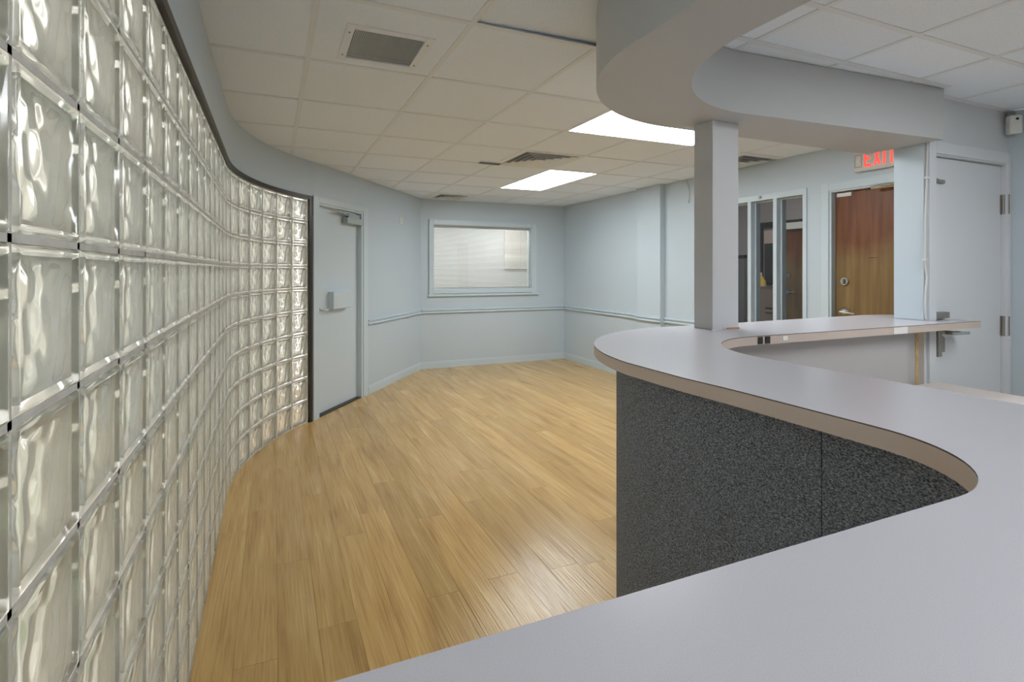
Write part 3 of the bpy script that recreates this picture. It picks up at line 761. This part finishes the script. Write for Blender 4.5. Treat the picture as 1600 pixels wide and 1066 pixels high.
lb = obj('lock_body', MB().box(3.44, 3.478, DW-.018, DW+.02, .905, 1.085).box(3.478, 3.556, DW+.004, DW+.02, .925, 1.085), M['dull'], d3, bevel=.003)
obj('rose', MB().tube([(3.515, DW+.004, 1.045), (3.515, DW-.012, 1.045)], .030, 18), M['chrome'], lb, smooth=True)
obj('lever', MB().tube([(3.515, DW, 1.045), (3.515, DW-.048, 1.045), (3.535, DW-.056, 1.045), (3.655, DW-.056, 1.040)], [.012, .012, .012, .010], 10), M['chrome'], lb, smooth=True)
# cable beside the door frame
pc = [(3.345, DW-.010, 2.138), (3.342, DW-.010, 2.0), (3.336, DW-.010, 1.86), (3.325, DW-.012, 1.72), (3.322, DW-.012, 1.55), (3.318, DW-.012, 1.46), (3.340, DW-.012, 1.38), (3.328, DW-.012, 1.30), (3.322, DW-.012, 1.2), (3.335, DW-.010, 1.13)]
wc = tag(obj('wall_cable', MB().tube(pc, .005, 8), M['whitecable']), 'thin white cable clipped down the wall left of the grey door', 'cable')
for z, x in ((1.94, 3.340), (1.47, 3.319)): obj('cable_clip', MB().box(x-.014, x+.012, DW-.020, DW-.0045, z-.004, z+.006), M['white'], wc)

# motion detector in the corner
md = thing('motion_detector', (4.205, DW-.03, 2.33), 'white motion detector in the corner above the grey door', 'sensor')
Fm = Frame((4.19, DW-.055), (.7071, .7071), (-.7071, .7071))
Fm = Frame((4.192, DW-.048), (.80, -.60), (.60, .80))
obj('detector_housing', MB().fbox(Fm, -.033, .033, -.022, .022, 2.268, 2.385), M['white'], md, bevel=.011, seg=3)
obj('detector_lens', MB().fbox(Fm, -.024, .024, -.0245, -.020, 2.285, 2.335), M['white'], md, bevel=.002)
obj('detector_led', MB().fbox(Fm, -.004, .010, -.0240, -.0215, 2.352, 2.366), M['black'], md)
obj('mount_bracket', MB().fbox(Fm, -.02, .02, .018, .032, 2.36, 2.41), M['dull'], md)

# ------------------------------------------------------------------ hall behind the narrow windows
def hx(u, v, X):               # plan position where the sight line through a known hall feature meets the hall wall
    F2 = (math.sin(YAW), math.cos(YAW)); R2 = (math.cos(YAW), -math.sin(YAW)); k = (u-728.85)/771.35
    D = (F2[0]+R2[0]*k, F2[1]+R2[1]*k); d = (X-CAM.x)/D[0]
    return CAM.y+D[1]*d, EYE-(v-422.3)/771.35*d
HX = 6.6
hb = MB().box(HX, HX+.1, .2, 5.2, 0, 2.6).box(RX+WTH, HX, 5.1, 5.2, 0, 2.6).box(RX+WTH, HX, .1, .2, 0, 2.6)
struct(obj('wall_hall', hb, M['hall']), 'mauve grey hall wall seen through the narrow windows')
struct(obj('floor_hall', MB().box(RX+WTH, HX, .1, 5.2, -.08, 0), M['taupe']), 'floor of the hall beyond the narrow windows')
struct(obj('ceiling_hall', MB().box(RX+WTH-.12+.12, HX+.1, .1, 5.2, 2.6, 2.66), M['tile']), 'ceiling of the hall beyond the narrow windows')
yl, _ = hx(1222, 400, HX); yd, _ = hx(1231, 400, HX); ye, _ = hx(1262, 400, HX); _, zt = hx(1240, 344, HX); _, zd = hx(1240, 352, HX)
hd3 = struct(obj('door_4', MB().box(HX-.05, HX-.01, yd-.90, yd, .01, zd), M['wooddoor']), 'brown wood door in a black frame seen through the narrow window', 'door')
b = MB().box(HX-.07, HX, yd, yl, 0, zt).box(HX-.07, HX, yd-.97, yd, zd, zt)
obj('door_frame', b, M['darkframe'], hd3)
_, zk = hx(1238, 456, HX); yk, zb = hx(1238, 431, HX)
obj('knob', MB().tube([(HX-.05, yk, zk), (HX-.10, yk, zk)], [.03, .03], 14).tube([(HX-.095, yk, zk), (HX-.10, yk-.12, zk)], .011, 8), M['chrome'], hd3, smooth=True)
obj('deadbolt', MB().tube([(HX-.05, yk, zb), (HX-.075, yk, zb)], .028, 14), M['chrome'], hd3, smooth=True)
ys, z0 = hx(1237, 359, HX); _, z1 = hx(1237, 349, HX)
obj('closer_cover', MB().box(HX-.12, HX-.05, ys-.34, ys, z0, z1), M['white'], hd3)
# second opening: black framed glass door ajar and a back room
y0, _ = hx(1178, 400, HX); y1, _ = hx(1184, 400, HX); y2, _ = hx(1187, 400, HX); y3, _ = hx(1195, 400, HX); y4 = yl+.02
_, zt2 = hx(1190, 349, HX); _, zt3 = hx(1190, 358, HX)
fr2 = struct(obj('door_5', MB().box(HX-.07, HX, y1, y0, 0, zt2).box(HX-.07, HX, y3, y2, 0, zt2).box(HX-.07, HX, y4, y1, zt3, zt2), M['darkframe']), 'black framed opening seen through the second narrow window', 'door')
obj('door_edge', MB().box(HX-.05, HX-.004, y2+.001, y1-.001, .02, zt3), M['hallbeige'], fr2)
zz = hx(1186, 456, HX)[1]
obj('pull_handle', MB().tube([(HX-.06, (y1+y2)/2, zz-.14), (HX-.06, (y1+y2)/2, zz+.02)], .012, 8), M['chrome'], fr2)
obj('beige_panel', MB().box(HX-.02, HX-.004, y4, y3-.001, .02, zt3-.001), M['hallbeige'], fr2)
a0, c1 = hx(1198, 381, HX); a1, c0 = hx(1211, 445, HX)
tag(obj('dark_screen', MB().box(HX-.05, HX-.021, a1, a0, c0, c1), M['darkframe'], bevel=.004), 'dark upright screen seen through the second narrow window', 'screen')
ya, za = hx(1197, 447, HX); yb_, zb_ = hx(1206, 446, HX); yt, ztp = hx(1199.5, 427, HX)
yc = (ya+yb_)/2; hw = (ya-yb_)/2
by = thing('yellow_bottle', (HX-.12, yc, za), 'yellow bottle on the cabinet seen through the second narrow window', 'bottle')
obj('bottle_body', MB().tube([(HX-.12, yc, za), (HX-.12, yc, za+.07), (HX-.12, yc+.02, za+.12), (HX-.12, yc+.03, ztp-.02)], [hw*.95, hw*.85, hw*.5, hw*.2], 14), M['yellow'], by, smooth=True)
obj('bottle_cap', MB().tube([(HX-.12, yc+.03, ztp-.025), (HX-.12, yc+.03, ztp+.01)], hw*.3, 10), M['white'], by)
cb = thing('hall_cabinet', (HX-.2, yc, 0), 'low beige cabinet under the yellow bottle in the hall', 'cabinet')
obj('cabinet_body', MB().box(HX-.36, HX-.055, y4+.06, y3-.01, 0, za-.03), M['hallbeige'], cb)
obj('cabinet_top', MB().box(HX-.37, HX-.055, y4+.05, y3-.005, za-.03, za-.001), M['taupe'], cb)
for v in (482, 489):
    yy, zz = hx(1202, v, HX-.36); obj('drawer_pull', MB().box(HX-.372, HX-.36, yy-.05, yy+.05, zz-.008, zz+.008), M['black'], cb)
b = MB(); ya1, zw = hx(1158, 404, HX); yb1, _ = hx(1167, 404, HX)
gl = struct(obj('door_6', MB().box(HX-.06, HX-.01, yb1-.01, ya1+.3, .02, zw), mat('grey_hall_panel', (.22, .22, .22), .5)), 'grey panel door seen through the narrow window beside the column', 'door')
obj('panel_rail', MB().box(HX-.07, HX-.005, yb1-.01, ya1+.3, zw, zw+.05), M['darkframe'], gl)
ht = thing('added_hall_light', (5.4, 2.6, 2.59), 'unseen added ceiling light in the hall beyond the narrow windows', 'light')  # lamp added out of view to brighten the hall
obj('light_frame', MB().box(5.1, 5.7, 2.0, 3.2, 2.585, 2.599), M['ventwhite'], ht)
obj('diffuser', MB().box(5.12, 5.68, 2.02, 3.18, 2.575, 2.585), emit_mat('added_hall_diffuser', (1, .95, .88), 3.0), ht)
for x0, lab in ((1.35, 'left'), (3.25, 'right')):  # unseen lamps added to brighten the room behind the blind
    ol = thing('added_office_light', (x0+.3, 5.45, CZ-.01), '%s added ceiling light in the room behind the far window' % lab, 'light', 'added lights behind the far window')
    obj('light_frame', MB().box(x0, x0+.6, 5.15, 5.75, CZ-.015, CZ-.001), M['ventwhite'], ol)
    obj('diffuser', MB().box(x0+.02, x0+.58, 5.17, 5.73, CZ-.025, CZ-.015), M['office'], ol)
# daylit blind on the far side of that room
def fyp(u, v, Y):
    F2 = (math.sin(YAW), math.cos(YAW)); R2 = (math.cos(YAW), -math.sin(YAW)); k = (u-728.85)/771.35
    D = (F2[0]+R2[0]*k, F2[1]+R2[1]*k); d = (Y-CAM.y)/D[1]
    return CAM.x+D[0]*d, EYE-(v-422.3)/771.35*d
xa, z1 = fyp(788, 350, 6.36); xb, z0 = fyp(829, 420, 6.36)
blind('window_blind', xa, xb+.1, z0, min(z1, CZ-.08), 6.36, 'short bright blind on the back wall of the room behind the far window', .9, .0235)

# ------------------------------------------------------------------ outside, beyond the glass blocks
struct(obj('ground', MB().box(-14, -.55, -14, 16, -.12, -.02), M['concrete']), 'pale concrete outside the glass block wall')
struct(obj('lawn', MB().box(-3.2, -1.9, -14, 16, -.02, .02), M['lawn']), 'green lawn strip outside the glass block wall')
struct(obj('wall_outside', MB().box(-4.6, -4.4, -14, 16, -.02, 1.9), M['stucco']), 'cream garden wall outside the glass blocks')
struct(obj('wall_added_dark', MB().box(-4.4, .05, 5.4, 5.6, -.02, 3.2), mat('brown_stucco', (.34, .30, .25), .9)), 'unseen brown wall added outside to darken the far glass blocks')  # invented wall, makes the curved end of the blocks look darker
